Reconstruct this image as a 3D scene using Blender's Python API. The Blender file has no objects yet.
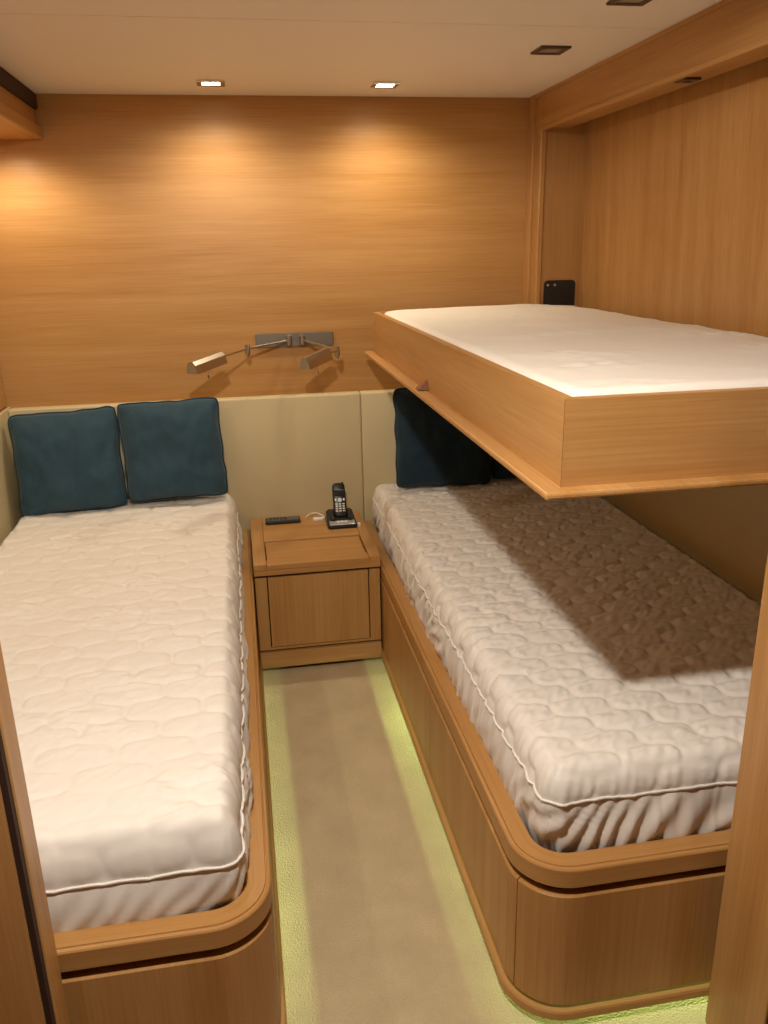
import bpy, bmesh, math, random
import numpy as np
from mathutils import Vector, Matrix, noise

random.seed(7)
scene = bpy.context.scene
COL = scene.collection
PI = math.pi

# ------------------------------------------------------------------ camera
CAM = Vector((-.012, -3.212, 1.444))
FPX = 820.557
_y, _t, _r = (math.radians(a) for a in (9.564, 18.03, -1.174))
fw = Vector((math.sin(_y) * math.cos(_t), math.cos(_y) * math.cos(_t), -math.sin(_t)))
rt0 = Vector((math.cos(_y), -math.sin(_y), 0))
up0 = rt0.cross(fw)
rt = rt0 * math.cos(_r) + up0 * math.sin(_r)
up = up0 * math.cos(_r) - rt0 * math.sin(_r)
cd = bpy.data.cameras.new('camera')
cam = bpy.data.objects.new('camera', cd)
COL.objects.link(cam)
cd.sensor_fit = 'HORIZONTAL'
cd.sensor_width = 36
cd.lens = FPX / 768 * 36
cd.clip_start = .02
m = Matrix((rt, up, -fw)).transposed().to_4x4()
m.translation = CAM
cam.matrix_world = m
scene.camera = cam

# ------------------------------------------------------------------ world, view
world = bpy.data.worlds.new('world')
scene.world = world
world.use_nodes = True
world.node_tree.nodes['Background'].inputs[0].default_value = (1, .86, .68, 1)
world.node_tree.nodes['Background'].inputs[1].default_value = .05
vs = scene.view_settings
vs.view_transform = 'Standard'
vs.look = 'None'
vs.exposure = 0.05
vs.gamma = 1
vs.use_curve_mapping = False

WARM = (1, .86, .62)
NEUT = (1, .91, .79)
GREEN = (.66, 1, .36)
P_WALL = 11      # the two lit spots beside the back wall
P_AISLE = 84    # spots over the entrance, behind the bunk's near end
P_CAB = 4       # spots under the overhead locker
P_LED = 1.8     # green strip under each berth


def spot(loc, power, color, size=125, blend=.7, radius=.03, aim=(0, 0, -1)):
    l = bpy.data.lights.new('spot_light', 'SPOT')
    l.energy = power
    l.color = color
    l.spot_size = math.radians(size)
    l.spot_blend = blend
    l.shadow_soft_size = radius
    o = bpy.data.objects.new('spot_light', l)
    o.location = loc
    o.rotation_euler = Vector(aim).to_track_quat('-Z', 'Y').to_euler()
    COL.objects.link(o)
    return o


# ------------------------------------------------------------------ materials
def newmat(name):
    mt = bpy.data.materials.new(name)
    mt.use_nodes = True
    nt = mt.node_tree
    return mt, nt, nt.nodes['Principled BSDF']


def N(nt, t, **kw):
    n = nt.nodes.new(t)
    for k, v in kw.items():
        if k in n.inputs:
            n.inputs[k].default_value = v
        else:
            setattr(n, k, v)
    return n


def ramp(nt, stops):
    r = nt.nodes.new('ShaderNodeValToRGB')
    e = r.color_ramp.elements
    while len(e) < len(stops):
        e.new(.5)
    for el, (p, c) in zip(e, stops):
        el.position = p
        el.color = (*c, 1)
    return r


def wood(name, axis='x', tone=1.0, uv=False, rough=.38):
    """honey oak veneer, grain running along the given axis"""
    mt, nt, b = newmat(name)
    tc = N(nt, 'ShaderNodeTexCoord')
    src = tc.outputs['UV' if uv else 'Object']
    along, across = 1.0, 22.0
    def grain(al, ac, scale, detail, distort=0.0):
        mp = N(nt, 'ShaderNodeMapping')
        s = [ac, ac, ac]
        s['xyz'.index(axis)] = al
        mp.inputs['Scale'].default_value = s
        nt.links.new(src, mp.inputs['Vector'])
        n = N(nt, 'ShaderNodeTexNoise', Scale=scale, Detail=detail, Roughness=.6, Distortion=distort)
        nt.links.new(mp.outputs[0], n.inputs['Vector'])
        return n.outputs['Fac']
    g1 = grain(.45, 9.0, 1.6, 5, .35)
    g2 = grain(2.5, 150.0, 1.5, 3)
    g3 = grain(.8, 1.6, 1.2, 2)
    mx = N(nt, 'ShaderNodeMath', operation='MULTIPLY_ADD')
    nt.links.new(g2, mx.inputs[0]); mx.inputs[1].default_value = .55
    g1s = N(nt, 'ShaderNodeMath', operation='MULTIPLY_ADD'); nt.links.new(g1, g1s.inputs[0]); g1s.inputs[1].default_value = .75; g1s.inputs[2].default_value = .04
    nt.links.new(g1s.outputs[0], mx.inputs[2])
    mx2 = N(nt, 'ShaderNodeMath', operation='MULTIPLY_ADD')
    nt.links.new(g3, mx2.inputs[0]); mx2.inputs[1].default_value = .35
    nt.links.new(mx.outputs[0], mx2.inputs[2])
    k = tone
    r = ramp(nt, [(.42, (.315 * k, .145 * k, .041 * k)), (.72, (.44 * k, .224 * k, .070 * k)), (.98, (.53 * k, .30 * k, .115 * k))])
    mr = N(nt, 'ShaderNodeMath', operation='MULTIPLY')
    nt.links.new(mx2.outputs[0], mr.inputs[0]); mr.inputs[1].default_value = .9
    nt.links.new(mr.outputs[0], r.inputs[0])
    nt.links.new(r.outputs[0], b.inputs['Base Color'])
    b.inputs['Roughness'].default_value = rough
    b.inputs['Specular IOR Level'].default_value = .35
    bp = N(nt, 'ShaderNodeBump', Strength=.08, Distance=.002)
    nt.links.new(g2, bp.inputs['Height'])
    nt.links.new(bp.outputs[0], b.inputs['Normal'])
    return mt


def plain(name, color, rough=.5, metal=0, spec=.5, bump=None, var=None, sheen=0):
    mt, nt, b = newmat(name)
    b.inputs['Base Color'].default_value = (*color, 1)
    b.inputs['Roughness'].default_value = rough
    b.inputs['Metallic'].default_value = metal
    b.inputs['Specular IOR Level'].default_value = spec
    if sheen:
        b.inputs['Sheen Weight'].default_value = sheen
    tc = N(nt, 'ShaderNodeTexCoord')
    if bump:
        sc, st, dist = bump
        n = N(nt, 'ShaderNodeTexNoise', Scale=sc, Detail=4)
        nt.links.new(tc.outputs['Object'], n.inputs['Vector'])
        bp = N(nt, 'ShaderNodeBump', Strength=st, Distance=dist)
        nt.links.new(n.outputs['Fac'], bp.inputs['Height'])
        nt.links.new(bp.outputs[0], b.inputs['Normal'])
    if var:
        sc, am = var
        n = N(nt, 'ShaderNodeTexNoise', Scale=sc, Detail=3)
        nt.links.new(tc.outputs['Object'], n.inputs['Vector'])
        r = ramp(nt, [(.3, tuple(c * (1 - am) for c in color)), (.7, tuple(min(1, c * (1 + am)) for c in color))])
        nt.links.new(n.outputs['Fac'], r.inputs[0])
        nt.links.new(r.outputs[0], b.inputs['Base Color'])
    return mt


def weave(name, color, rough=.85, scale=420):
    mt, nt, b = newmat(name)
    tc = N(nt, 'ShaderNodeTexCoord')
    n = N(nt, 'ShaderNodeTexNoise', Scale=40, Detail=5)
    nt.links.new(tc.outputs['Object'], n.inputs['Vector'])
    r = ramp(nt, [(.3, tuple(c * .92 for c in color)), (.7, tuple(c * 1.08 for c in color))])
    nt.links.new(n.outputs['Fac'], r.inputs[0])
    nt.links.new(r.outputs[0], b.inputs['Base Color'])
    b.inputs['Roughness'].default_value = rough
    b.inputs['Sheen Weight'].default_value = .15
    b.inputs['Specular IOR Level'].default_value = .2
    v = N(nt, 'ShaderNodeTexVoronoi', Scale=scale)
    nt.links.new(tc.outputs['Object'], v.inputs['Vector'])
    bp = N(nt, 'ShaderNodeBump', Strength=.25, Distance=.001)
    nt.links.new(v.outputs['Distance'], bp.inputs['Height'])
    nt.links.new(bp.outputs[0], b.inputs['Normal'])
    return mt


def emit(name, color, strength):
    mt, nt, b = newmat(name)
    b.inputs['Base Color'].default_value = (.9, .9, .85, 1)
    b.inputs['Emission Color'].default_value = (*color, 1)
    b.inputs['Emission Strength'].default_value = strength
    return mt


M = dict(
    wood_x=wood('oak_grain_x', 'x'),
    wood_y=wood('oak_grain_y', 'y'),
    wood_z=wood('oak_grain_z', 'z'),
    wood_uv=wood('oak_grain_uv', 'x', uv=True),
    unseen_plank=wood('unseen_dark_wood', 'y', .42),
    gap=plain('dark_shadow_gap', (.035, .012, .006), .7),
    ceiling=plain('ceiling_panel', (.87, .81, .71), .55, bump=(6, .02, .01)),
    leather=plain('cream_leather', (.62, .525, .315), .5, spec=.35, bump=(260, .08, .0008), var=(3, .03)),
    carpet=plain('cream_carpet', (.58, .475, .295), .95, spec=.1, bump=(240, .8, .006), var=(9, .07)),
    quilt=plain('white_quilted_cotton', (.80, .765, .72), .8, spec=.2, bump=(500, .12, .0006)),
    sheet=plain('white_cotton_sheet', (.84, .80, .74), .8, spec=.2, bump=(600, .08, .0005)),
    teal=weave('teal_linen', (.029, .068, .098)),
    shaded_teal=weave('shaded_teal_linen', (.012, .030, .048)),  # teal linen again, its colour darkened for the shade under the bunk
    teal_pipe=weave('dark_teal_piping', (.016, .046, .072)),
    nickel=plain('brushed_nickel', (.50, .47, .42), .30, 1),
    steel_plate=plain('satin_nickel_plate', (.27, .24, .20), .38, 1),
    chrome=plain('chrome', (.8, .78, .75), .12, 1),
    black=plain('black_plastic', (.012, .012, .013), .35),
    grey=plain('grey_plastic', (.10, .10, .105), .35),
    silver=plain('silver_plastic', (.45, .45, .46), .3, .5),
    key=plain('pale_key', (.75, .74, .70), .4),
    screen=plain('phone_screen', (.02, .022, .026), .1),
    white=plain('white_plastic', (.8, .78, .74), .4),
    bronze=plain('dark_bronze', (.10, .075, .05), .35, .8),
    lens_off=plain('frosted_lens', (.30, .27, .22), .25),
    lens_on=emit('lit_lens', (1, .84, .58), 26),
    led=emit('green_led', GREEN, 2),
    leather_tab=plain('brown_leather_tab', (.20, .07, .025), .5),
)


# ------------------------------------------------------------------ helpers
def box(bm, x0, x1, y0, y1, z0, z1, bev=0, seg=2):
    g = bmesh.ops.create_cube(bm, size=1)
    for v in g['verts']:
        v.co = Vector(((x0 + x1) / 2 + v.co.x * (x1 - x0), (y0 + y1) / 2 + v.co.y * (y1 - y0), (z0 + z1) / 2 + v.co.z * (z1 - z0)))
    if bev:
        es = list({e for v in g['verts'] for e in v.link_edges})
        bmesh.ops.bevel(bm, geom=es, offset=bev, segments=seg, affect='EDGES', profile=.5)
    return bm


def obox(bm, mat, sx, sy, sz, bev=0, seg=2):
    """box centred at origin placed by matrix"""
    t = bmesh.new()
    box(t, -sx / 2, sx / 2, -sy / 2, sy / 2, -sz / 2, sz / 2, bev, seg)
    t.transform(mat)
    me = bpy.data.meshes.new('tmp')
    t.to_mesh(me)
    t.free()
    bm.from_mesh(me)
    bpy.data.meshes.remove(me)


def tube(bm, pts, r, n=10, closed=False):
    pts = [Vector(p) for p in pts]
    rings = []
    L = len(pts)
    prev = None
    for i, p in enumerate(pts):
        if closed:
            d = pts[(i + 1) % L] - pts[i - 1]
        else:
            d = pts[min(i + 1, L - 1)] - pts[max(i - 1, 0)]
        d.normalize()
        if prev is None:
            a = d.orthogonal().normalized()
        else:
            a = (prev - d * prev.dot(d)).normalized()
        prev = a
        b = d.cross(a)
        rr = r[i] if hasattr(r, '__len__') else r
        rings.append([bm.verts.new(p + (a * math.cos(2 * PI * k / n) + b * math.sin(2 * PI * k / n)) * rr) for k in range(n)])
    for i in range(L if closed else L - 1):
        A, B = rings[i], rings[(i + 1) % L]
        for k in range(n):
            bm.faces.new((A[k], A[(k + 1) % n], B[(k + 1) % n], B[k]))
    if not closed:
        bm.faces.new(rings[0][::-1])
        bm.faces.new(rings[-1])
    return bm


def link(name, me, mat, parent=None, smooth=False):
    o = bpy.data.objects.new(name, me)
    COL.objects.link(o)
    me.materials.append(mat)
    if parent is not None:
        # parents sit unrotated: keep world placement
        off = Vector((0, 0, 0))
        p = parent
        while p is not None:
            off += p.location
            p = p.parent
        me.transform(Matrix.Translation(-off))
        o.parent = parent
    if smooth:
        for f in me.polygons:
            f.use_smooth = True
    return o


def obj(name, bm, mat, parent=None, smooth=False):
    bmesh.ops.recalc_face_normals(bm, faces=bm.faces)
    me = bpy.data.meshes.new(name)
    bm.to_mesh(me)
    bm.free()
    o = link(name, me, M[mat] if isinstance(mat, str) else mat, parent, False)
    if smooth:
        smooth_by_angle(me)
    return o


def smooth_by_angle(me, ang=24):
    for f in me.polygons:
        f.use_smooth = True
    bm = bmesh.new()
    bm.from_mesh(me)
    for e in bm.edges:
        if len(e.link_faces) == 2 and e.calc_face_angle(0) > math.radians(ang):
            e.smooth = False
    bm.to_mesh(me)
    bm.free()


def bobj(name, x0, x1, y0, y1, z0, z1, mat, parent=None, bev=0, seg=2):
    return obj(name, box(bmesh.new(), x0, x1, y0, y1, z0, z1, bev, seg), mat, parent)


def thing(name, label, cat, loc, group=None):
    o = bpy.data.objects.new(name, None)
    o.empty_display_size = .1
    COL.objects.link(o)
    o.location = loc
    return tag(o, label, cat, group)


def tag(o, label, cat, group=None):
    o['label'] = label
    o['category'] = cat
    if group:
        o['group'] = group
    return o


def struct(o, label=None):
    o['kind'] = 'structure'
    if label:
        o['label'] = label
    return o


def sweep(path, prof, name, mat, parent=None, closed_prof=True):
    """path: list of (x, y, nx, ny, s) with outward normal; prof: list of (out, z)"""
    bm = bmesh.new()
    uvl = bm.loops.layers.uv.new('UVMap')
    acc = [0]
    for a, b in zip(prof, prof[1:] + prof[:1]):
        acc.append(acc[-1] + math.hypot(b[0] - a[0], b[1] - a[1]))
    rings = []
    for (x, y, nx, ny, s) in path:
        rings.append([bm.verts.new((x + nx * o, y + ny * o, z)) for o, z in prof])
    n = len(prof)
    for i in range(len(path) - 1):
        for k in range(n if closed_prof else n - 1):
            k2 = (k + 1) % n
            f = bm.faces.new((rings[i][k], rings[i + 1][k], rings[i + 1][k2], rings[i][k2]))
            for lp, uv in zip(f.loops, ((path[i][4], acc[k]), (path[i + 1][4], acc[k]), (path[i + 1][4], acc[k + 1]), (path[i][4], acc[k + 1]))):
                lp[uvl].uv = uv
    if closed_prof:
        bm.faces.new(rings[0])
        bm.faces.new(rings[-1][::-1])
    return obj(name, bm, mat, parent, smooth=True)


def bed_path(x_side, y_front, y_back, x_end, rad, sgn, a=None, b=None, step=.02):
    """outline of a berth from the back end of its aisle side, around the corner, to the wall end of its foot.
    sgn=-1: aisle side faces -x (bed on the right); +1: faces +x.   a, b: cut by path length"""
    pts = []
    L1 = y_back - (y_front + rad)
    for i in range(2):
        pts.append((x_side, y_back - L1 * i, sgn, 0))
    cx, cy = x_side - sgn * rad, y_front + rad
    for i in range(1, 13):
        t = i / 12 * PI / 2
        nx, ny = sgn * math.cos(t), -math.sin(t)
        pts.append((cx + nx * rad, cy + ny * rad, nx, ny))
    pts.append((x_end, y_front, 0, -1))
    # arclength
    out = []
    s = 0
    for i, p in enumerate(pts):
        if i:
            s += math.hypot(p[0] - pts[i - 1][0], p[1] - pts[i - 1][1])
        out.append((*p, s))
    if a is None:
        return out
    def at(q):
        for p0, p1 in zip(out, out[1:]):
            if p0[4] <= q <= p1[4] + 1e-9:
                t = (q - p0[4]) / max(1e-9, p1[4] - p0[4])
                nx, ny = p0[2] + (p1[2] - p0[2]) * t, p0[3] + (p1[3] - p0[3]) * t
                h = math.hypot(nx, ny)
                return (p0[0] + (p1[0] - p0[0]) * t, p0[1] + (p1[1] - p0[1]) * t, nx / h, ny / h, q)
    b = min(b, out[-1][4])
    return [at(a)] + [p for p in out if a + 1e-4 < p[4] < b - 1e-4] + [at(b)]


# ------------------------------------------------------------------ the setting
H = 1.95
XL, XR = -.88, 1.365          # left wall, hull side of the right berth
XF = 1.109                    # face of the recess frame
YB = 0.0
YF0, YF1 = -2.28, -2.125      # bulkhead with the doorway
YC = -4.3                     # end of the passage behind the camera

floor = struct(bobj('floor', XL - .1, XR + .1, YC - .1, .1, -.06, 0, 'carpet'), 'cream carpet')
for k in range(12):  # unseen planks, added dark to cut floor bounce onto the berth fronts
    x_ = XL + k * .187
    bobj('added_dark_plank', x_, x_ + .185, YC, -2.215, 0, .004, 'unseen_plank', floor, .001, 1)

ceil = struct(bobj('ceiling', XL - .1, XR + .1, YC - .1, .1, H + .012, H + .08, 'gap'), 'off-white panelled ceiling')
for y0, y1 in ((-1.0187, 0), (-2.2, -1.0213), (YC, -2.201)):
    bobj('ceiling_panel', XL, XR, y0, y1, H, H + .011, 'ceiling', ceil)

wb = struct(bobj('wall_back', XL - .1, XR + .1, 0, .1, 0, H + .01, 'wood_x'), 'oak veneer wall with horizontal grain')
wl = struct(bobj('wall_left', XL - .1, XL - .012, YC, 0, 0, H + .01, 'gap'), 'oak veneer side wall')
bobj('veneer_panel', XL - .012, XL, -1.2, -.006, .905, H, 'wood_y', wl)
bobj('veneer_panel', XL - .012, XL, -2.12, -1.206, .905, H, 'wood_y', wl)
bobj('veneer_panel', XL - .012, XL, -2.12, -.001, 0, .90, 'wood_y', wl)
bobj('veneer_panel', XL - .012, XL, YC, -2.3, 0, H, 'wood_z', wl)

wr = struct(bobj('wall_right', XR, XR + .1, YC, 0, 0, H + .01, 'wood_z'), 'oak veneer side wall with a recess for the folding bunk')
# recess back panel leaning slightly, its header, sill-less frame
bm = bmesh.new()
box(bm, 1.285, XR, -2.12, -.12, .92, H)
for v in bm.verts:
    if v.co.x < 1.3:
        v.co.x = 1.272 if v.co.z > 1.5 else 1.318
struct(obj('wall_recess', bm, 'wood_z'), 'leaning oak back panel of the bunk recess')
bm = bmesh.new()
box(bm, XF, XF + .108, -2.12, -.122, 1.832, H, .002, 1)
hd = struct(obj('trim_3', bm, 'wood_y'), 'oak header along the ceiling over the bunk recess')
bobj('header_bead', XF - .006, XF + .012, -2.12, -.125, 1.822, 1.836, 'wood_y', hd, .003)
bobj('header_cornice', XF - .004, XF + .004, -2.12, 0, H - .012, H, 'wood_y', hd, .002)
pl = struct(bobj('trim_4', XF + .004, XR, -.12, 0, .90, H, 'wood_z'), 'oak pilaster closing the recess at the back wall')
bobj('pilaster_edge', XF - .004, XF + .016, -.142, -.118, .90, 1.836, 'wood_z', pl, .003)
bobj('pilaster_edge', XF - .006, XF + .006, -.06, 0, .90, H, 'wood_z', pl, .002)

# bulkhead at the doorway, seen as two jambs at the frame's lower corners
XJL, XJR = -.363, .781
wf = struct(bobj('wall_front', XL, XJL - .012, -2.178, YF1, 0, H, 'wood_z'), 'oak bulkhead beside the doorway')
bobj('bulkhead_panel', XJR + .02, XR, YF0, YF1, 0, H, 'wood_z', wf)
bobj('bulkhead_header', XJL, XJR, -2.178, YF1, 1.90, H, 'wood_x', wf)
bobj('bulkhead_facing', XL, XJL - .012, -2.20, -2.178, 0, H, 'wood_z', wf)
t1 = struct(bobj('trim_1', XJL - .014, XJL, -2.178, YF1, 0, 1.90, 'wood_z', None, .002), 'narrow oak door jamb')
bobj('dark_seal', XJL - .014, XJL - .003, -2.192, -2.176, 0, 1.90, 'gap', t1)
t2 = struct(bobj('trim_2', XJR, XJR + .02, YF0, YF1, 0, 1.90, 'wood_z', None, .002), 'broad oak door jamb')
bobj('dark_seal', XJR + .004, XJR + .02, YF0 - .012, YF0 + .002, 0, 1.90, 'gap', t2)
struct(bobj('wall_passage', XL - .1, XR + .1, YC - .1, YC, 0, H, 'wood_z'), 'oak end wall of the passage')

# ------------------------------------------------------------------ padded leather wall panels
def pad(name, label, x0, x1, y0, y1, z0, z1, bev):
    o = obj(name, box(bmesh.new(), x0, x1, y0, y1, z0, z1, bev, 4), 'leather', smooth=True)
    return tag(o, label, 'wall pad', 'cream padded wall panels')

pad('padded_headboard', 'wide cream leather headboard pad behind the two teal pillows and the nightstand', XL + .0135, .4375, -.052, -.001, .31, .897, .008)
pad('padded_headboard', 'cream leather headboard pad behind the dark pillows under the bunk',   .4382, 1.318, -.052, -.001, .31, .897, .008)
pad('padded_side_panel', 'cream leather side pad on the wall along the left berth', XL + .001, XL + .013, -2.12, -.001, .31, .90, .004)
pad('padded_side_panel', 'cream leather side pad along the right berth beneath the bunk', XR - .045, XR - .001, -2.12, -.125, .31, .915, .010)

# ------------------------------------------------------------------ berths
TZ = .37      # top of the rail

def berth(label, x_side, y_front, x_end, sgn, cuts):
    xm = (x_side + x_end) / 2
    t = thing('berth', label, 'bed', (xm, (y_front - .05) / 2, 0), 'built-in oak berths')
    rad = .105
    def path(a=None, b=None):
        return bed_path(x_side, y_front, -.055, x_end, rad, sgn, a, b)
    tot = path()[-1][4]
    # rail with a small step along its outer top edge
    sweep(path(), [(-.046, .30), (-.046, TZ - .003), (-.043, TZ), (-.010, TZ), (-.009, TZ - .003), (-.0075, TZ - .003), (-.0065, TZ - .0005), (-.002, TZ - .002), (0, TZ - .005), (0, .329), (-.002, .327), (-.03, .327), (-.03, .30)],
          'rail', 'wood_uv', t)
    # dark set-back carcass behind the panels, hollow for the light below
    sweep(path(), [(-.022, .045), (-.022, .327), (-.034, .327), (-.034, .045)], 'carcass', 'gap', t)
    edges = [0.0] + cuts + [tot]
    for a, b in zip(edges, edges[1:]):
        sweep(path(a + .0012, b - .0012), [(-.02, .048), (-.02, .308), (-.004, .308), (-.001, .305), (-.001, .051), (-.004, .048)], 'front_panel', 'wood_z', t)
    sweep(path(), [(-.022, .021), (-.022, .041), (.006, .041), (.009, .038), (.009, .023), (.007, .021)], 'plinth', 'wood_uv', t)
    # slatted base the mattress lies on, and the dark kick-back that carries the light strip
    x0, x1 = sorted((x_side - sgn * .030, x_end))
    bm = bmesh.new()
    pp = [(p[0] - p[2] * .030, p[1] - p[3] * .030) for p in path()] + [(x_end, -.055)]
    lo = [bm.verts.new((*p, .290)) for p in pp]
    hi = [bm.verts.new((*p, .302)) for p in pp]
    bm.faces.new(lo); bm.faces.new(hi)
    for i in range(len(pp)):
        j = (i + 1) % len(pp)
        bm.faces.new((lo[i], lo[j], hi[j], hi[i]))
    obj('mattress_base', bm, 'gap', t)
    sweep(bed_path(x_side - sgn * .20, y_front + .20, -.60, x_end, .03, sgn), [(-.01, 0), (-.01, .29), (0, .29), (0, 0)], 'toe_kick', 'gap', t)
    led = sweep(bed_path(x_side - sgn * .185, y_front + .185, -.62, x_end, .03, sgn), [(-.012, .053), (-.012, .060), (0, .060), (0, .053)], 'led_strip', 'led', t)
    led['label'] = 'green light strip'
    return t

XA, XB = -.026, .420           # aisle edges of the two berths
YFL, YFR = -2.096, -2.083
berth('oak berth with rounded corner rail carrying the mattress with two teal pillows', XA, YFL, XL + .0135, +1, [.78, 1.955])
berth('oak berth with rounded corner rail and panelled side, beneath the fold-down bunk', XB, YFR, XR - .046, -1, [1.27, 1.965])

# light thrown by the strips under the lip
def led_light(x, y, lx, aim, p):
    l = bpy.data.lights.new('led_light', 'AREA')
    l.shape = 'RECTANGLE'
    l.size, l.size_y = lx, .006
    l.energy = p
    l.color = GREEN
    o = bpy.data.objects.new('led_light', l)
    o.location = (x, y, .055)
    o.rotation_euler = Vector(aim).to_track_quat('-Z', 'Y').to_euler()
    COL.objects.link(o)
    return o

led_light(XA - .172, -1.30, 1.35, (1, 0, -.2), P_LED)
led_light(XA - .172, -1.72, .5, (1, 0, -.2), P_LED * .3)
led_light(XB + .172, -1.30, 1.35, (-1, 0, -.2), P_LED)
led_light(XB + .172, -1.0, .3, (-1, 0, -.2), P_LED * .55)
led_light(.90, YFR + .172, .75, (0, -1, -.2), P_LED * 1.3)


# ------------------------------------------------------------------ mattresses
def nz(x, y, z=0.0):
    return noise.noise((x, y, z))


def mattress(label, x0, x1, y0, y1, zt, zb, R, rc, step, quilt, wrinkle, pucker, skirt_amp, seed, smat, tmat, sag=None, piping=True, loc_group='mattresses'):
    t = thing('mattress', label, 'mattress', ((x0 + x1) / 2, (y0 + y1) / 2, zb), loc_group)
    Rh, Rv = R
    def axis_pts(a, b):
        e_ = np.array([0, .0004, .0012, .0025, .0045, .007, .0100, .0135, .0175, .022])
        n_ = int((b - a - .052) / step)
        return np.concatenate([a + e_, np.linspace(a + .026, b - .026, n_), b - e_[::-1]])
    gx, gy = axis_pts(x0, x1), axis_pts(y0, y1)
    nx, ny = len(gx), len(gy)
    X, Y = np.meshgrid(gx, gy, indexing='ij')
    dx = np.minimum(X - x0, x1 - X)
    dy = np.minimum(Y - y0, y1 - Y)
    inc = (dx < rc) & (dy < rc)
    p = np.clip((rc - dx) / rc, 0, 1)
    q = np.clip((rc - dy) / rc, 0, 1)
    mxx = np.maximum(p, q)
    hyp = np.hypot(p, q)
    fac = np.where(inc & (hyp > 1e-9), mxx / np.maximum(hyp, 1e-9), 1)
    sx = np.where(X < (x0 + x1) / 2, -1, 1)
    sy = np.where(Y < (y0 + y1) / 2, -1, 1)
    PX = np.where(inc, np.where(sx < 0, x0 + rc, x1 - rc) + sx * p * fac * rc, X)
    PY = np.where(inc, np.where(sy < 0, y0 + rc, y1 - rc) + sy * q * fac * rc, Y)
    d = np.where(inc, rc * (1 - mxx), np.minimum(dx, dy))
    e = np.clip(1 - d / Rh, 0, 1)
    Z = zt - Rv * (1 - np.sqrt(np.maximum(0, 1 - e ** 2.2)))
    HQ = np.zeros_like(X)
    # quilting
    amp, cell = quilt
    Wn = np.zeros_like(X)
    W2 = np.zeros_like(X)
    W3 = np.zeros_like(X)
    W4 = np.zeros_like(X)
    for i in range(nx):
        for j in range(ny):
            a, b = X[i, j], Y[i, j]
            Wn[i, j] = nz(a * 4 + seed, b * 7, seed)
            W2[i, j] = nz(a * 16 + seed, b * 34, 3.1 + seed)
            W3[i, j] = nz(a * 2.3, b * 2.3 + seed, 9.7)
            W4[i, j] = nz((a + b) * 26 + seed, (a - b) * 62, 5.5)
    if amp:
        Xq, Yq = X + .012 * Wn, Y - (zt - Z) * np.where(dy <= dx, sy, 0) * -1 + .010 * W3
        Xq = Xq + (zt - Z) * np.where(dx < dy, sx, 0)
        wob = .13
        A = (Xq + Yq) / cell + wob * np.sin(2 * PI * (Xq - Yq) / cell)
        B = (Xq - Yq) / cell + wob * np.sin(2 * PI * (Xq + Yq) / cell)
        gq = np.minimum(np.abs(np.sin(PI * A)), np.abs(np.sin(PI * B)))
        puff = 1 - np.exp(-(gq / .26) ** 2) + .35 * gq
        fade = np.clip(.75 + .7 * W3, .45, 1.2)
        HQ = amp * (puff - 1.0) * fade + amp * pucker * W4 * np.clip(puff, 0, 1)
    Z += HQ * (1 - e ** 2)
    wr_a, wr_dir = wrinkle
    if wr_a:
        ridge = (1 - np.abs(W2) * 2.2).clip(-.5, 1) * np.clip(Wn * 1.6 + .1, 0, 1)
        Z += wr_a * ridge + wr_a * .6 * W3
    if sag:
        Z += sag(X, Y)
    bulge = .008 * W3 * e
    bulge = bulge + (HQ + .004) * e ** 2
    PX += bulge * sx * (dx <= dy)
    PY += bulge * sy * (dy < dx)
    co = np.stack([PX, PY, Z], -1).reshape(-1, 3)
    idx = np.arange(nx * ny).reshape(nx, ny)
    F = np.stack([idx[:-1, :-1], idx[1:, :-1], idx[1:, 1:], idx[:-1, 1:]], -1).reshape(-1, 4)
    me = bpy.data.meshes.new('quilted_top')
    me.from_pydata(co.tolist(), [], F.tolist())
    top = link('quilted_top' if amp else 'sheet_top', me, M[tmat], t, True)
    # border loop
    loop = [idx[i, 0] for i in range(nx)] + [idx[-1, j] for j in range(1, ny)] + [idx[i, -1] for i in range(nx - 2, -1, -1)] + [idx[0, j] for j in range(ny - 2, 0, -1)]
    loop = loop[nx + ny - 2:] + loop[:nx + ny - 2]
    lp = co[loop]
    Ln = len(lp)
    tang = np.roll(lp, -3, 0) - np.roll(lp, 3, 0)
    nrm = np.stack([tang[:, 1], -tang[:, 0]], -1)
    nrm /= np.linalg.norm(nrm, axis=1, keepdims=True)
    s = np.concatenate([[0], np.cumsum(np.linalg.norm(np.diff(lp[:, :2], axis=0), axis=1))])
    rows = 15
    dc = np.min([np.hypot(lp[:, 0] - a_, lp[:, 1] - b_) for a_ in (x0, x1) for b_ in (y0, y1)], axis=0)
    cornr = np.exp(-(dc / .07) ** 2)
    verts = []
    for k in range(rows + 1):
        v = k / rows
        z = lp[:, 2] + (zb - lp[:, 2]) * v
        ph = np.array([nz(si * 6 + seed * 3, v * 1.2, 7.7) for si in s])
        ph2 = np.array([nz(si * 14 + seed, v * .7, 2.2) for si in s])
        am = np.array([.55 + .9 * nz(si * 2.1, seed, 4.4) for si in s])
        f = np.sin(2 * PI * (s / .052 + v * 1.9 + 1.5 * ph))
        off = skirt_amp * np.clip(am, .15, 1.4) * (f * .6 + ph2 * 1.3) * math.sin(min(1, v * 1.35 + .05) * PI * .75) \
            + .010 * math.sin(v * PI) - .012 * v ** 2 - .030 * cornr * v
        verts.append(np.stack([lp[:, 0] + nrm[:, 0] * off, lp[:, 1] + nrm[:, 1] * off, z], -1))
    sv = np.concatenate(verts)
    fs = []
    for k in range(rows):
        for i in range(Ln):
            j = (i + 1) % Ln
            fs.append((k * Ln + i, (k + 1) * Ln + i, (k + 1) * Ln + j, k * Ln + j))
    me = bpy.data.meshes.new('gathered_skirt')
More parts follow.
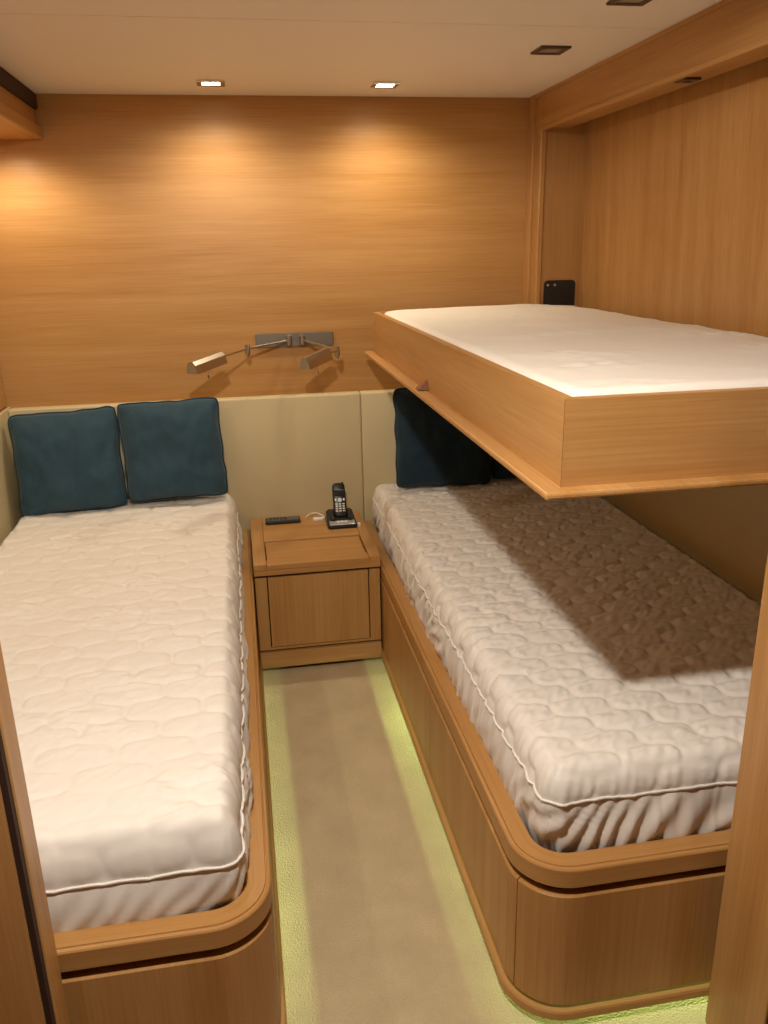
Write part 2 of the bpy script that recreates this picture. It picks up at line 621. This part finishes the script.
    me.from_pydata(sv.tolist(), [], fs)
    link('gathered_skirt', me, M[smat], t, True)
    if piping:
        bm = bmesh.new()
        pts = []
        for i in range(0, Ln, 2):
            w = .0025 * nz(s[i] * 18, seed, 1.5)
            pts.append((lp[i, 0] + nrm[i, 0] * .002, lp[i, 1] + nrm[i, 1] * .002, lp[i, 2] + w))
        tube(bm, pts, .0026, 6, True)
        obj('seam_piping', bm, smat, t, True)
    return t


mattress('white mattress with soft wrinkled cover, in the left berth under the teal pillows', XL + .030, -.074, -2.046, -.060, .537, .304, (.034, .085), .034, .0046,
         (.0052, .150), (.009, 0), .4, .011, 1.7, 'quilt', 'quilt')
mattress('quilted white mattress with gathered skirt, half shaded below the bunk', .476, XR - .062, -2.026, -.060, .532, .304, (.036, .062), .036, .0046,
         (.0056, .125), (.004, 0), .8, .012, 5.3, 'quilt', 'quilt')

# ------------------------------------------------------------------ fold-down bunk
UX, UN, UF = .479, -2.012, -.150
UZ0, UZ1 = 1.068, 1.21
UW = 1.262
bk = thing('fold_down_bunk', 'oak fold-down upper bunk tray with thin projecting base board', 'bunk bed', ((UX + UW) / 2, (UN + UF) / 2, UZ0 - .02))
def prism(pts, z0, z1):
    bm = bmesh.new()
    lo = [bm.verts.new((*p, z0)) for p in pts]
    hi = [bm.verts.new((*p, z1)) for p in pts]
    bm.faces.new(lo); bm.faces.new(hi)
    for k in range(len(pts)):
        q = (k + 1) % len(pts)
        bm.faces.new((lo[k], lo[q], hi[q], hi[k]))
    return bm
obj('side_rail', prism([(UX, UN + .0004), (UX, UF), (UX + .02, UF), (UX + .02, UN + .0204)], UZ0, UZ1), 'wood_y', bk)
obj('end_rail', prism([(UX + .0004, UN), (UX + .0204, UN + .02), (UW, UN + .02), (UW, UN)], UZ0, UZ1), 'wood_x', bk)
bobj('end_rail', UX + .0225, UW, UF - .022, UF, UZ0, UZ1, 'wood_x', bk, .0015)
bobj('back_rail', UW - .02, UW, UN + .022, UF - .0225, UZ0, UZ1 - .03, 'wood_y', bk)
bobj('base_board', UX - .036, UW, UN - .030, UF + .012, UZ0 - .012, UZ0, 'wood_y', bk, .004)
bm = bmesh.new()
vs_ = [bm.verts.new(c) for c in ((UX - .001, -1.06, UZ0 + .002), (UX - .001, -1.02, UZ0 + .002), (UX - .001, -1.045, UZ0 + .028), (UX - .028, -1.06, UZ0 + .002), (UX - .028, -1.02, UZ0 + .002))]
for f in ((0, 1, 2), (3, 4, 2), (0, 2, 3), (1, 4, 2), (0, 3, 4, 1)):
    bm.faces.new([vs_[i] for i in f])
lt = obj('latch_tab', bm, 'leather_tab', bk)
lt['label'] = 'small brown latch tab'

def bunk_sag(X, Y):
    return .012 * np.sin(PI * np.clip((X - .5) / .74, 0, 1)) ** .7 * (.6 + .4 * np.sin((Y + 2) * 1.6))
mattress('thin mattress in smooth white sheet on the fold-down bunk', UX + .027, UW - .022, UN + .028, UF - .028, 1.213, UZ0 + .004, (.022, .022), .035, .010,
         (0, .1), (.005, 0), 0, .002, 8.9, 'sheet', 'sheet', bunk_sag, piping=False)


# ------------------------------------------------------------------ pillows
def pillow(label, center, size, thick, tilt, roll, yaw, mat, pipe, seed, plump=.45, n=44):
    """upright scatter cushion: local x width, local z height, local y thickness"""
    t = thing('pillow', label, 'pillow', center, 'square scatter pillows')
    R = Matrix.Rotation(yaw, 4, 'Z') @ Matrix.Rotation(tilt, 4, 'X') @ Matrix.Rotation(roll, 4, 'Y')
    T = Matrix.Translation(center) @ R
    a = size / 2
    def pt(u, v, side):
        k = 1 - .055 * (u * v) ** 8
        x = a * u * (1 - .04 * (1 - v * v) * u * u) * k
        z = a * v * (1 - .04 * (1 - u * u) * v * v) * k
        h = max(0, (1 - u ** 4) * (1 - v ** 4)) ** plump
        h *= .72 + .28 * (1 - u * u) * (1 - v * v) ** .5
        y = side * thick / 2 * h
        w = nz(u * 2.2 + seed, v * 2.2, side + seed)
        w2 = nz(u * 6 + seed, v * 4 + seed, side * 3 + seed)
        edge = 1 - (1 - u ** 6) * (1 - v ** 6)
        y += side * (.010 * w + .005 * w2) * min(1, h * 2)
        # creases gathering towards the corners
        y += side * .006 * math.sin((u - v) * 9 + seed * 5) * (u * v) ** 2 * (h > .05)
        x += .006 * nz(v * 3, seed, 1) * abs(u)
        z += .006 * nz(u * 3, seed, 8) * abs(v)
        y += .012 * nz(u * 1.3, v * 1.3, seed + 20)
        return T @ Vector((x, y, z))
    co, fc = [], []
    g = [-1 + 2 * i / n for i in range(n + 1)]
    g = [math.copysign(abs(x) ** .85, x) for x in g]
    for side in (-1, 1):
        base = len(co)
        for i in range(n + 1):
            for j in range(n + 1):
                co.append(tuple(pt(g[i], g[j], side)))
        for i in range(n):
            for j in range(n):
                q = [base + i * (n + 1) + j, base + (i + 1) * (n + 1) + j, base + (i + 1) * (n + 1) + j + 1, base + i * (n + 1) + j + 1]
                fc.append(q if side < 0 else q[::-1])
    me = bpy.data.meshes.new('cover')
    me.from_pydata(co, [], fc)
    bm = bmesh.new(); bm.from_mesh(me)
    bmesh.ops.remove_doubles(bm, verts=bm.verts, dist=.0004)
    bm.to_mesh(me); bm.free()
    link('cover', me, M[mat], t, True)
    lp = [(x, -1) for x in g] + [(1, x) for x in g[1:]] + [(x, 1) for x in g[-2::-1]] + [(-1, x) for x in g[-2:0:-1]]
    pts = [(pt(u, v, 1) + pt(u, v, -1)) / 2 for u, v in lp]
    obj('piping', tube(bmesh.new(), pts, .0045, 7, True), pipe, t, True)
    return t


pillow('teal square pillow leaning against the headboard nearest the left wall', (-.655, -.165, .716), .372, .14, -.20, math.radians(-1.5), math.radians(5), 'teal', 'teal_pipe', 1.3)
pillow('teal square pillow leaning against the headboard beside the nightstand', (-.284, -.152, .738), .368, .14, -.17, math.radians(-2.0), math.radians(-3), 'teal', 'teal_pipe', 2.6)
pillow('teal square pillow in shade-darkened colour on the right berth nearest the nightstand', (.742, -.160, .728), .388, .13, -.20, math.radians(1.5), math.radians(2), 'shaded_teal', 'teal_pipe', 4.1)
pillow('teal square pillow in shade-darkened colour deep under the bunk beside the side pad', (1.125, -.15, .735), .38, .12, -.17, math.radians(-2), math.radians(-4), 'shaded_teal', 'teal_pipe', 6.2)

# ------------------------------------------------------------------ nightstand
NL, NR, NY, NB, NZ = -.0225, .4165, -.572, -.056, .415
ns = thing('nightstand', 'low oak nightstand with inset top panel built between the berths', 'nightstand', ((NL + NR) / 2, (NY + NB) / 2, 0))
# framed top: four frame pieces around a sunken panel
bobj('top_frame', NL, .022, NY, NB, NZ - .022, NZ, 'wood_y', ns, .0015)
bobj('top_frame', .378, NR, NY, NB, NZ - .022, NZ, 'wood_y', ns, .0015)
bobj('top_frame', .0225, .3775, -.335, NB, NZ - .022, NZ, 'wood_x', ns, .0015)
bobj('top_frame', .0225, .3775, NY, -.522, NZ - .022, NZ - .004, 'wood_x', ns, .0015)
bobj('inset_panel', .026, .374, -.519, -.338, NZ - .022, NZ - .007, 'wood_x', ns, .001)
bobj('fascia', NL, NR, NY, NY + .018, NZ - .042, NZ - .0225, 'wood_x', ns, .001)
bobj('carcass', NL + .002, NR - .002, NY + .022, NB, .018, NZ - .0225, 'gap', ns)
bobj('stile', NL + .002, .0195, NY + .008, NY + .022, .086, .362, 'wood_z', ns, .001)
bobj('stile', .3765, NR - .002, NY + .008, NY + .022, .086, .362, 'wood_z', ns, .001)
bobj('door', .0235, .3725, NY + .006, NY + .022, .098, .362, 'wood_z', ns, .0015)
bobj('bottom_rail', .0195, .3765, NY + .009, NY + .022, .086, .095, 'wood_x', ns, .0005)
bobj('plinth', NL + .002, NR - .002, NY + .002, NY + .022, .018, .078, 'wood_x', ns, .0015)

# remote control in a shallow black tray
rc_ = thing('remote_control', 'flat black remote control lying on the nightstand by the headboard', 'remote', (.104, -.13, NZ))
bobj('body', .036, .172, -.156, -.104, NZ, NZ + .014, 'black', rc_, .005, 3)
bobj('top_face', .043, .165, -.150, -.110, NZ + .0138, NZ + .0152, 'grey', rc_, .0006, 1)
for i in range(5):
    for j in range(2):
        bobj('button', .052 + i * .014, .061 + i * .014, -.142 + j * .016, -.133 + j * .016, NZ + .015, NZ + .0165, 'black', rc_)

# cordless telephone: base and handset
TC = Vector((.325, -.19, NZ))
ph = thing('cordless_telephone', 'black and silver cordless telephone base on the nightstand', 'telephone', tuple(TC))
bm = bmesh.new()
w0, w1 = .057, .050
pts = [(-w0, -.075, 0), (w0, -.075, 0), (w0, .06, 0), (-w0, .06, 0), (-w0, -.075, .014), (w0, -.075, .014), (w1, .055, .045), (-w1, .055, .045)]
vv = [bm.verts.new(TC + Vector(p)) for p in pts]
for f in ((3, 2, 1, 0), (4, 5, 6, 7), (0, 1, 5, 4), (1, 2, 6, 5), (2, 3, 7, 6), (3, 0, 4, 7)):
    bm.faces.new([vv[i] for i in f])
bmesh.ops.bevel(bm, geom=list(bm.edges), offset=.006, segments=3, affect='EDGES')
obj('base_body', bm, 'black', ph, True)
sl = Matrix.Translation(TC) @ Matrix.Rotation(math.atan2(.031, .13), 4, 'X')
bm = bmesh.new()
obox(bm, sl @ Matrix.Translation((0, -.050, .0315)), .098, .030, .003, .0012)
fp = obj('silver_front', bm, 'silver', ph)
for sx in (-1, 1):
    bm = bmesh.new()
    obox(bm, sl @ Matrix.Translation((sx * .032, .0, .034)), .014, .075, .022, .005)
    obj('cradle_cheek', bm, 'black', ph, True)
for i in range(3):
    bm = bmesh.new()
    obox(bm, sl @ Matrix.Translation((-.014 + i * .014, -.044, .0335)), .011, .009, .003, .001)
    obj('base_button', bm, 'key', ph)

hs = thing('telephone_handset', 'upright black cordless handset with pale keypad in its cradle', 'telephone', tuple(TC + Vector((0, 0, .03))))
hm = Matrix.Translation(TC + Vector((0, -.006, .028))) @ Matrix.Rotation(math.radians(-24), 4, 'X') @ Matrix.Diagonal((1.10, 1, .79, 1))
bm = bmesh.new()
prof = [(.0, .019, .012), (.012, .0225, .014), (.06, .0235, .0135), (.10, .023, .013), (.115, .0235, .014), (.15, .0225, .014), (.162, .019, .012), (.166, .013, .008)]
rings = []
for z, wx, wy in prof:
    ring = []
    for k in range(20):
        a = 2 * PI * k / 20
        c, s_ = math.cos(a), math.sin(a)
        ring.append(bm.verts.new(hm @ Vector((wx * math.copysign(abs(c) ** .5, c), wy * math.copysign(abs(s_) ** .5, s_), z))))
    rings.append(ring)
for A, B in zip(rings, rings[1:]):
    for k in range(20):
        bm.faces.new((A[k], A[(k + 1) % 20], B[(k + 1) % 20], B[k]))
bm.faces.new(rings[0][::-1]); bm.faces.new(rings[-1])
obj('handset_body', bm, 'black', hs, True)
bm = bmesh.new()
obox(bm, hm @ Matrix.Translation((0, -.0135, .115)), .034, .003, .030, .001)
obj('display', bm, 'screen', hs)
for r_ in range(4):
    for c_ in range(3):
        bm = bmesh.new()
        obox(bm, hm @ Matrix.Translation((-.0125 + c_ * .0125, -.0138, .026 + r_ * .0115)), .0085, .003, .0065, .001)
        obj('key', bm, 'key', hs)
for c_ in (-1, 1):
    bm = bmesh.new()
    obox(bm, hm @ Matrix.Translation((c_ * .0145, -.0138, .082)), .006, .003, .012, .001)
    obj('key', bm, 'key', hs)
bm = bmesh.new()
tube(bm, [hm @ Vector((0, -.012, .080)), hm @ Vector((0, -.0165, .080))], .0085, 20)
obj('navigation_key', bm, 'silver', hs, True)
bm = bmesh.new()
tube(bm, [hm @ Vector((.016, .004, .155)), hm @ Vector((.016, .004, .17))], [.005, .004], 10)
obj('antenna', bm, 'black', hs, True)

# charger plug and lead behind the phone
ck = thing('charging_cable', 'white charging lead and small plug lying beside the telephone base', 'cable', (.235, -.12, NZ))
pts = [Vector((.196, -.105, NZ + .004)), Vector((.215, -.088, NZ + .012)), Vector((.24, -.083, NZ + .013)), Vector((.262, -.10, NZ + .006)), Vector((.268, -.125, NZ + .004))]
sm = []
for i in range(len(pts) - 1):
    p0, p1, p2, p3 = pts[max(i - 1, 0)], pts[i], pts[i + 1], pts[min(i + 2, len(pts) - 1)]
    for k in range(6):
        u = k / 6
        sm.append(.5 * ((2 * p1) + (p2 - p0) * u + (2 * p0 - 5 * p1 + 4 * p2 - p3) * u * u + (3 * p1 - p0 - 3 * p2 + p3) * u ** 3))
sm.append(pts[-1])
obj('lead', tube(bmesh.new(), sm, .0025, 8), 'white', ck, True)
bobj('plug', .222, .262, -.150, -.132, NZ, NZ + .012, 'white', ck, .003)
tg = obj('paper_tag', box(bmesh.new(), .383, .394, -.258, -.245, NZ, NZ + .016, .002), 'white')
tag(tg, 'tiny white tag standing by the telephone base corner', 'tag')

# ------------------------------------------------------------------ twin swing-arm reading lamp
lm = thing('reading_lamp', 'twin swing-arm nickel reading lamp on a flat wall plate above the headboard', 'wall lamp', (.195, 0, 1.105))
bobj('wall_plate', .047, .343, -.012, 0, 1.080, 1.132, 'steel_plate', lm, .002)
def arm(pa, pe, ph0, ph1, headw):
    pa, pe, ph0, ph1 = map(Vector, (pa, pe, ph0, ph1))
    bm = bmesh.new()
    tube(bm, [pa + Vector((0, .03, 0)), pa], .006, 12)
    tube(bm, [pa - Vector((0, 0, .017)), pa + Vector((0, 0, .017))], .0105, 16)
    obj('pivot', bm, 'nickel', lm, True)
    bm = bmesh.new()
    tube(bm, [pa, pe], .0042, 10)
    obj('inner_arm', bm, 'nickel', lm, True)
    bm = bmesh.new()
    tube(bm, [pe - Vector((0, 0, .020)), pe + Vector((0, 0, .014))], .0098, 16)
    tube(bm, [pe - Vector((0, 0, .030)), pe - Vector((0, 0, .020))], .0045, 10)
    obj('elbow', bm, 'nickel', lm, True)
    bm = bmesh.new()
    tube(bm, [pe, ph0], .0042, 10)
    obj('outer_arm', bm, 'nickel', lm, True)
    # head: a roof-shaped reflector along the arm
    d = (ph1 - ph0).normalized()
    side = d.cross(Vector((0, 0, 1))).normalized()
    upv = side.cross(d)
    prof = [(-.040, -.020), (-.030, .008), (-.013, .020), (.013, .020), (.030, .008), (.040, -.020)]
    bm = bmesh.new()
    def ring(c, k=1.0, inset=0.0):
        return [bm.verts.new(c + side * (a * k) * headw + upv * (b * k - inset)) for a, b in prof]
    o0, o1 = ring(ph0), ring(ph1)
    i0, i1 = ring(ph0 + d * .002, .93, .002), ring(ph1 - d * .002, .93, .002)
    n_ = len(prof)
    for k in range(n_ - 1):
        bm.faces.new((o0[k], o0[k + 1], o1[k + 1], o1[k]))
        bm.faces.new((i0[k], i1[k], i1[k + 1], i0[k + 1]))
    bm.faces.new(o0); bm.faces.new(o1)
    bm.faces.new(i0); bm.faces.new(i1)
    bm.faces.new((o0[0], o1[0], i1[0], i0[0])); bm.faces.new((o0[-1], o1[-1], i1[-1], i0[-1]))
    sh = obj('lamp_shade', bm, 'nickel', lm)
    bm = bmesh.new()
    tube(bm, [ph0 + d * .03, ph1 - d * .02], .007, 10)
    obj('bulb', bm, 'white', sh, True)
    bm = bmesh.new()
    c = (ph0 + ph1) / 2 + side * .0 - upv * .02
    tube(bm, [c, c - Vector((0, 0, .022))], .0016, 8)
    tube(bm, [c - Vector((0, 0, .022)), c - Vector((0, 0, .034))], .0042, 10)
    obj('switch_pull', bm, 'chrome', sh, True)
arm((.171, -.036, 1.106), (.013, -.150, 1.095), (-.080, -.300, 1.087), (-.176, -.425, 1.070), .62)
arm((.222, -.036, 1.106), (.331, -.235, 1.087), (.290, -.285, 1.083), (.200, -.375, 1.062), .55)

# ------------------------------------------------------------------ overhead locker along the left wall
lk = thing('overhead_locker', 'oak overhead locker running along the left wall just below the ceiling', 'locker', (-.75, -1.06, 1.80))
bobj('carcass', XL + .012, -.78, -2.12, -.001, 1.85, H - .001, 'gap', lk)
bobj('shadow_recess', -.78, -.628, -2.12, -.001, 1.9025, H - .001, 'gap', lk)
bobj('fascia', -.70, -.638, -2.12, -.001, 1.851, 1.902, 'wood_y', lk, .002)
bobj('bottom_board', XL + .075, -.622, -2.12, -.001, 1.808, 1.848, 'wood_y', lk, .008, 3)
bobj('wall_batten', XL + .012, XL + .072, -2.12, -.001, 1.808, 1.848, 'wood_y', lk, .002)

# ------------------------------------------------------------------ downlights
def downlight(label, x, y, z, lit, s=.088, group='square recessed downlights'):
    t = thing('downlight', label, 'downlight', (x, y, z), group)
    h = s / 2
    bm = bmesh.new()
    w = .016
    for (a, b, c, d) in ((-h, h, -h, -h + w), (-h, h, h - w, h), (-h, -h + w, -h + w, h - w), (h - w, h, -h + w, h - w)):
        box(bm, x + a, x + b, y + c, y + d, z - .006, z, .0015, 1)
    obj('bezel', bm, 'chrome' if lit else 'bronze', t)
    k = h - w
    bobj('lens', x - k, x + k, y - k, y + k, z - .0035, z - .0005, 'lens_on' if lit else 'lens_off', t)
    return t

downlight('lit square ceiling downlight nearest the left side of the back wall', -.045, -.239, H, True)
spot((-.045, -.239, H - .02), P_WALL, WARM, 158, .8)
downlight('lit square ceiling downlight above the nightstand end of the right berth', .522, -.239, H, True)
spot((.522, -.239, H - .02), P_WALL, WARM, 158, .8)
downlight('unlit dark square downlight in the ceiling above the bunk mattress', .893, -.775, H, False)
downlight('unlit dark square downlight at the top edge of the picture', .893, -1.275, H, False)
downlight('small dark spotlight set in the underside of the recess header', 1.163, -1.045, 1.832, False, .05, 'header spotlights')
# fittings outside the picture that light the cabin
downlight('lit square downlight just inside the doorway', -.06, -2.52, H, True)
spot((-.06, -2.52, H - .02), P_AISLE, NEUT, 150, .35, .035, (.25, .75, -1))
for yy, where in ((-.23, 'by the back wall'), (-1.1, 'over the middle of the mattress'), (-1.9, 'nearest the doorway')):
    downlight('small lit spotlight under the overhead locker ' + where, -.745, yy, 1.808, True, .05, 'locker spotlights')
    spot((-.745, yy, 1.79), P_CAB * (2 if yy > -.5 else 1), WARM, 168, .6, .02)

# ------------------------------------------------------------------ black bracket at the head of the bunk
bp_ = thing('wall_bracket', 'black rounded plate with two pale screws on the recess wall at the bunk head', 'bracket', (1.207, -.126, 1.19))
bm = bmesh.new()
pl_pts = []
for cx_, cz_, a0 in ((1.253, 1.287, 0), (1.161, 1.287, 90), (1.161, 1.116, 180), (1.253, 1.116, 270)):
    for k in range(7):
        a_ = math.radians(a0 + k * 15)
        pl_pts.append((cx_ + .016 * math.cos(a_), cz_ + .016 * math.sin(a_)))
fr_ = [bm.verts.new((x, -.1275, z)) for x, z in pl_pts]
bk_ = [bm.verts.new((x, -.1205, z)) for x, z in pl_pts]
bm.faces.new(fr_); bm.faces.new(bk_)
for k in range(len(pl_pts)):
    bm.faces.new((fr_[k], fr_[(k + 1) % 28], bk_[(k + 1) % 28], bk_[k]))
obj('plate', bm, 'black', bp_)
for x in (1.158, 1.186):
    obj('screw', tube(bmesh.new(), [(x, -.1275, 1.286), (x, -.1295, 1.286)], .0045, 12), 'silver', bp_, True)
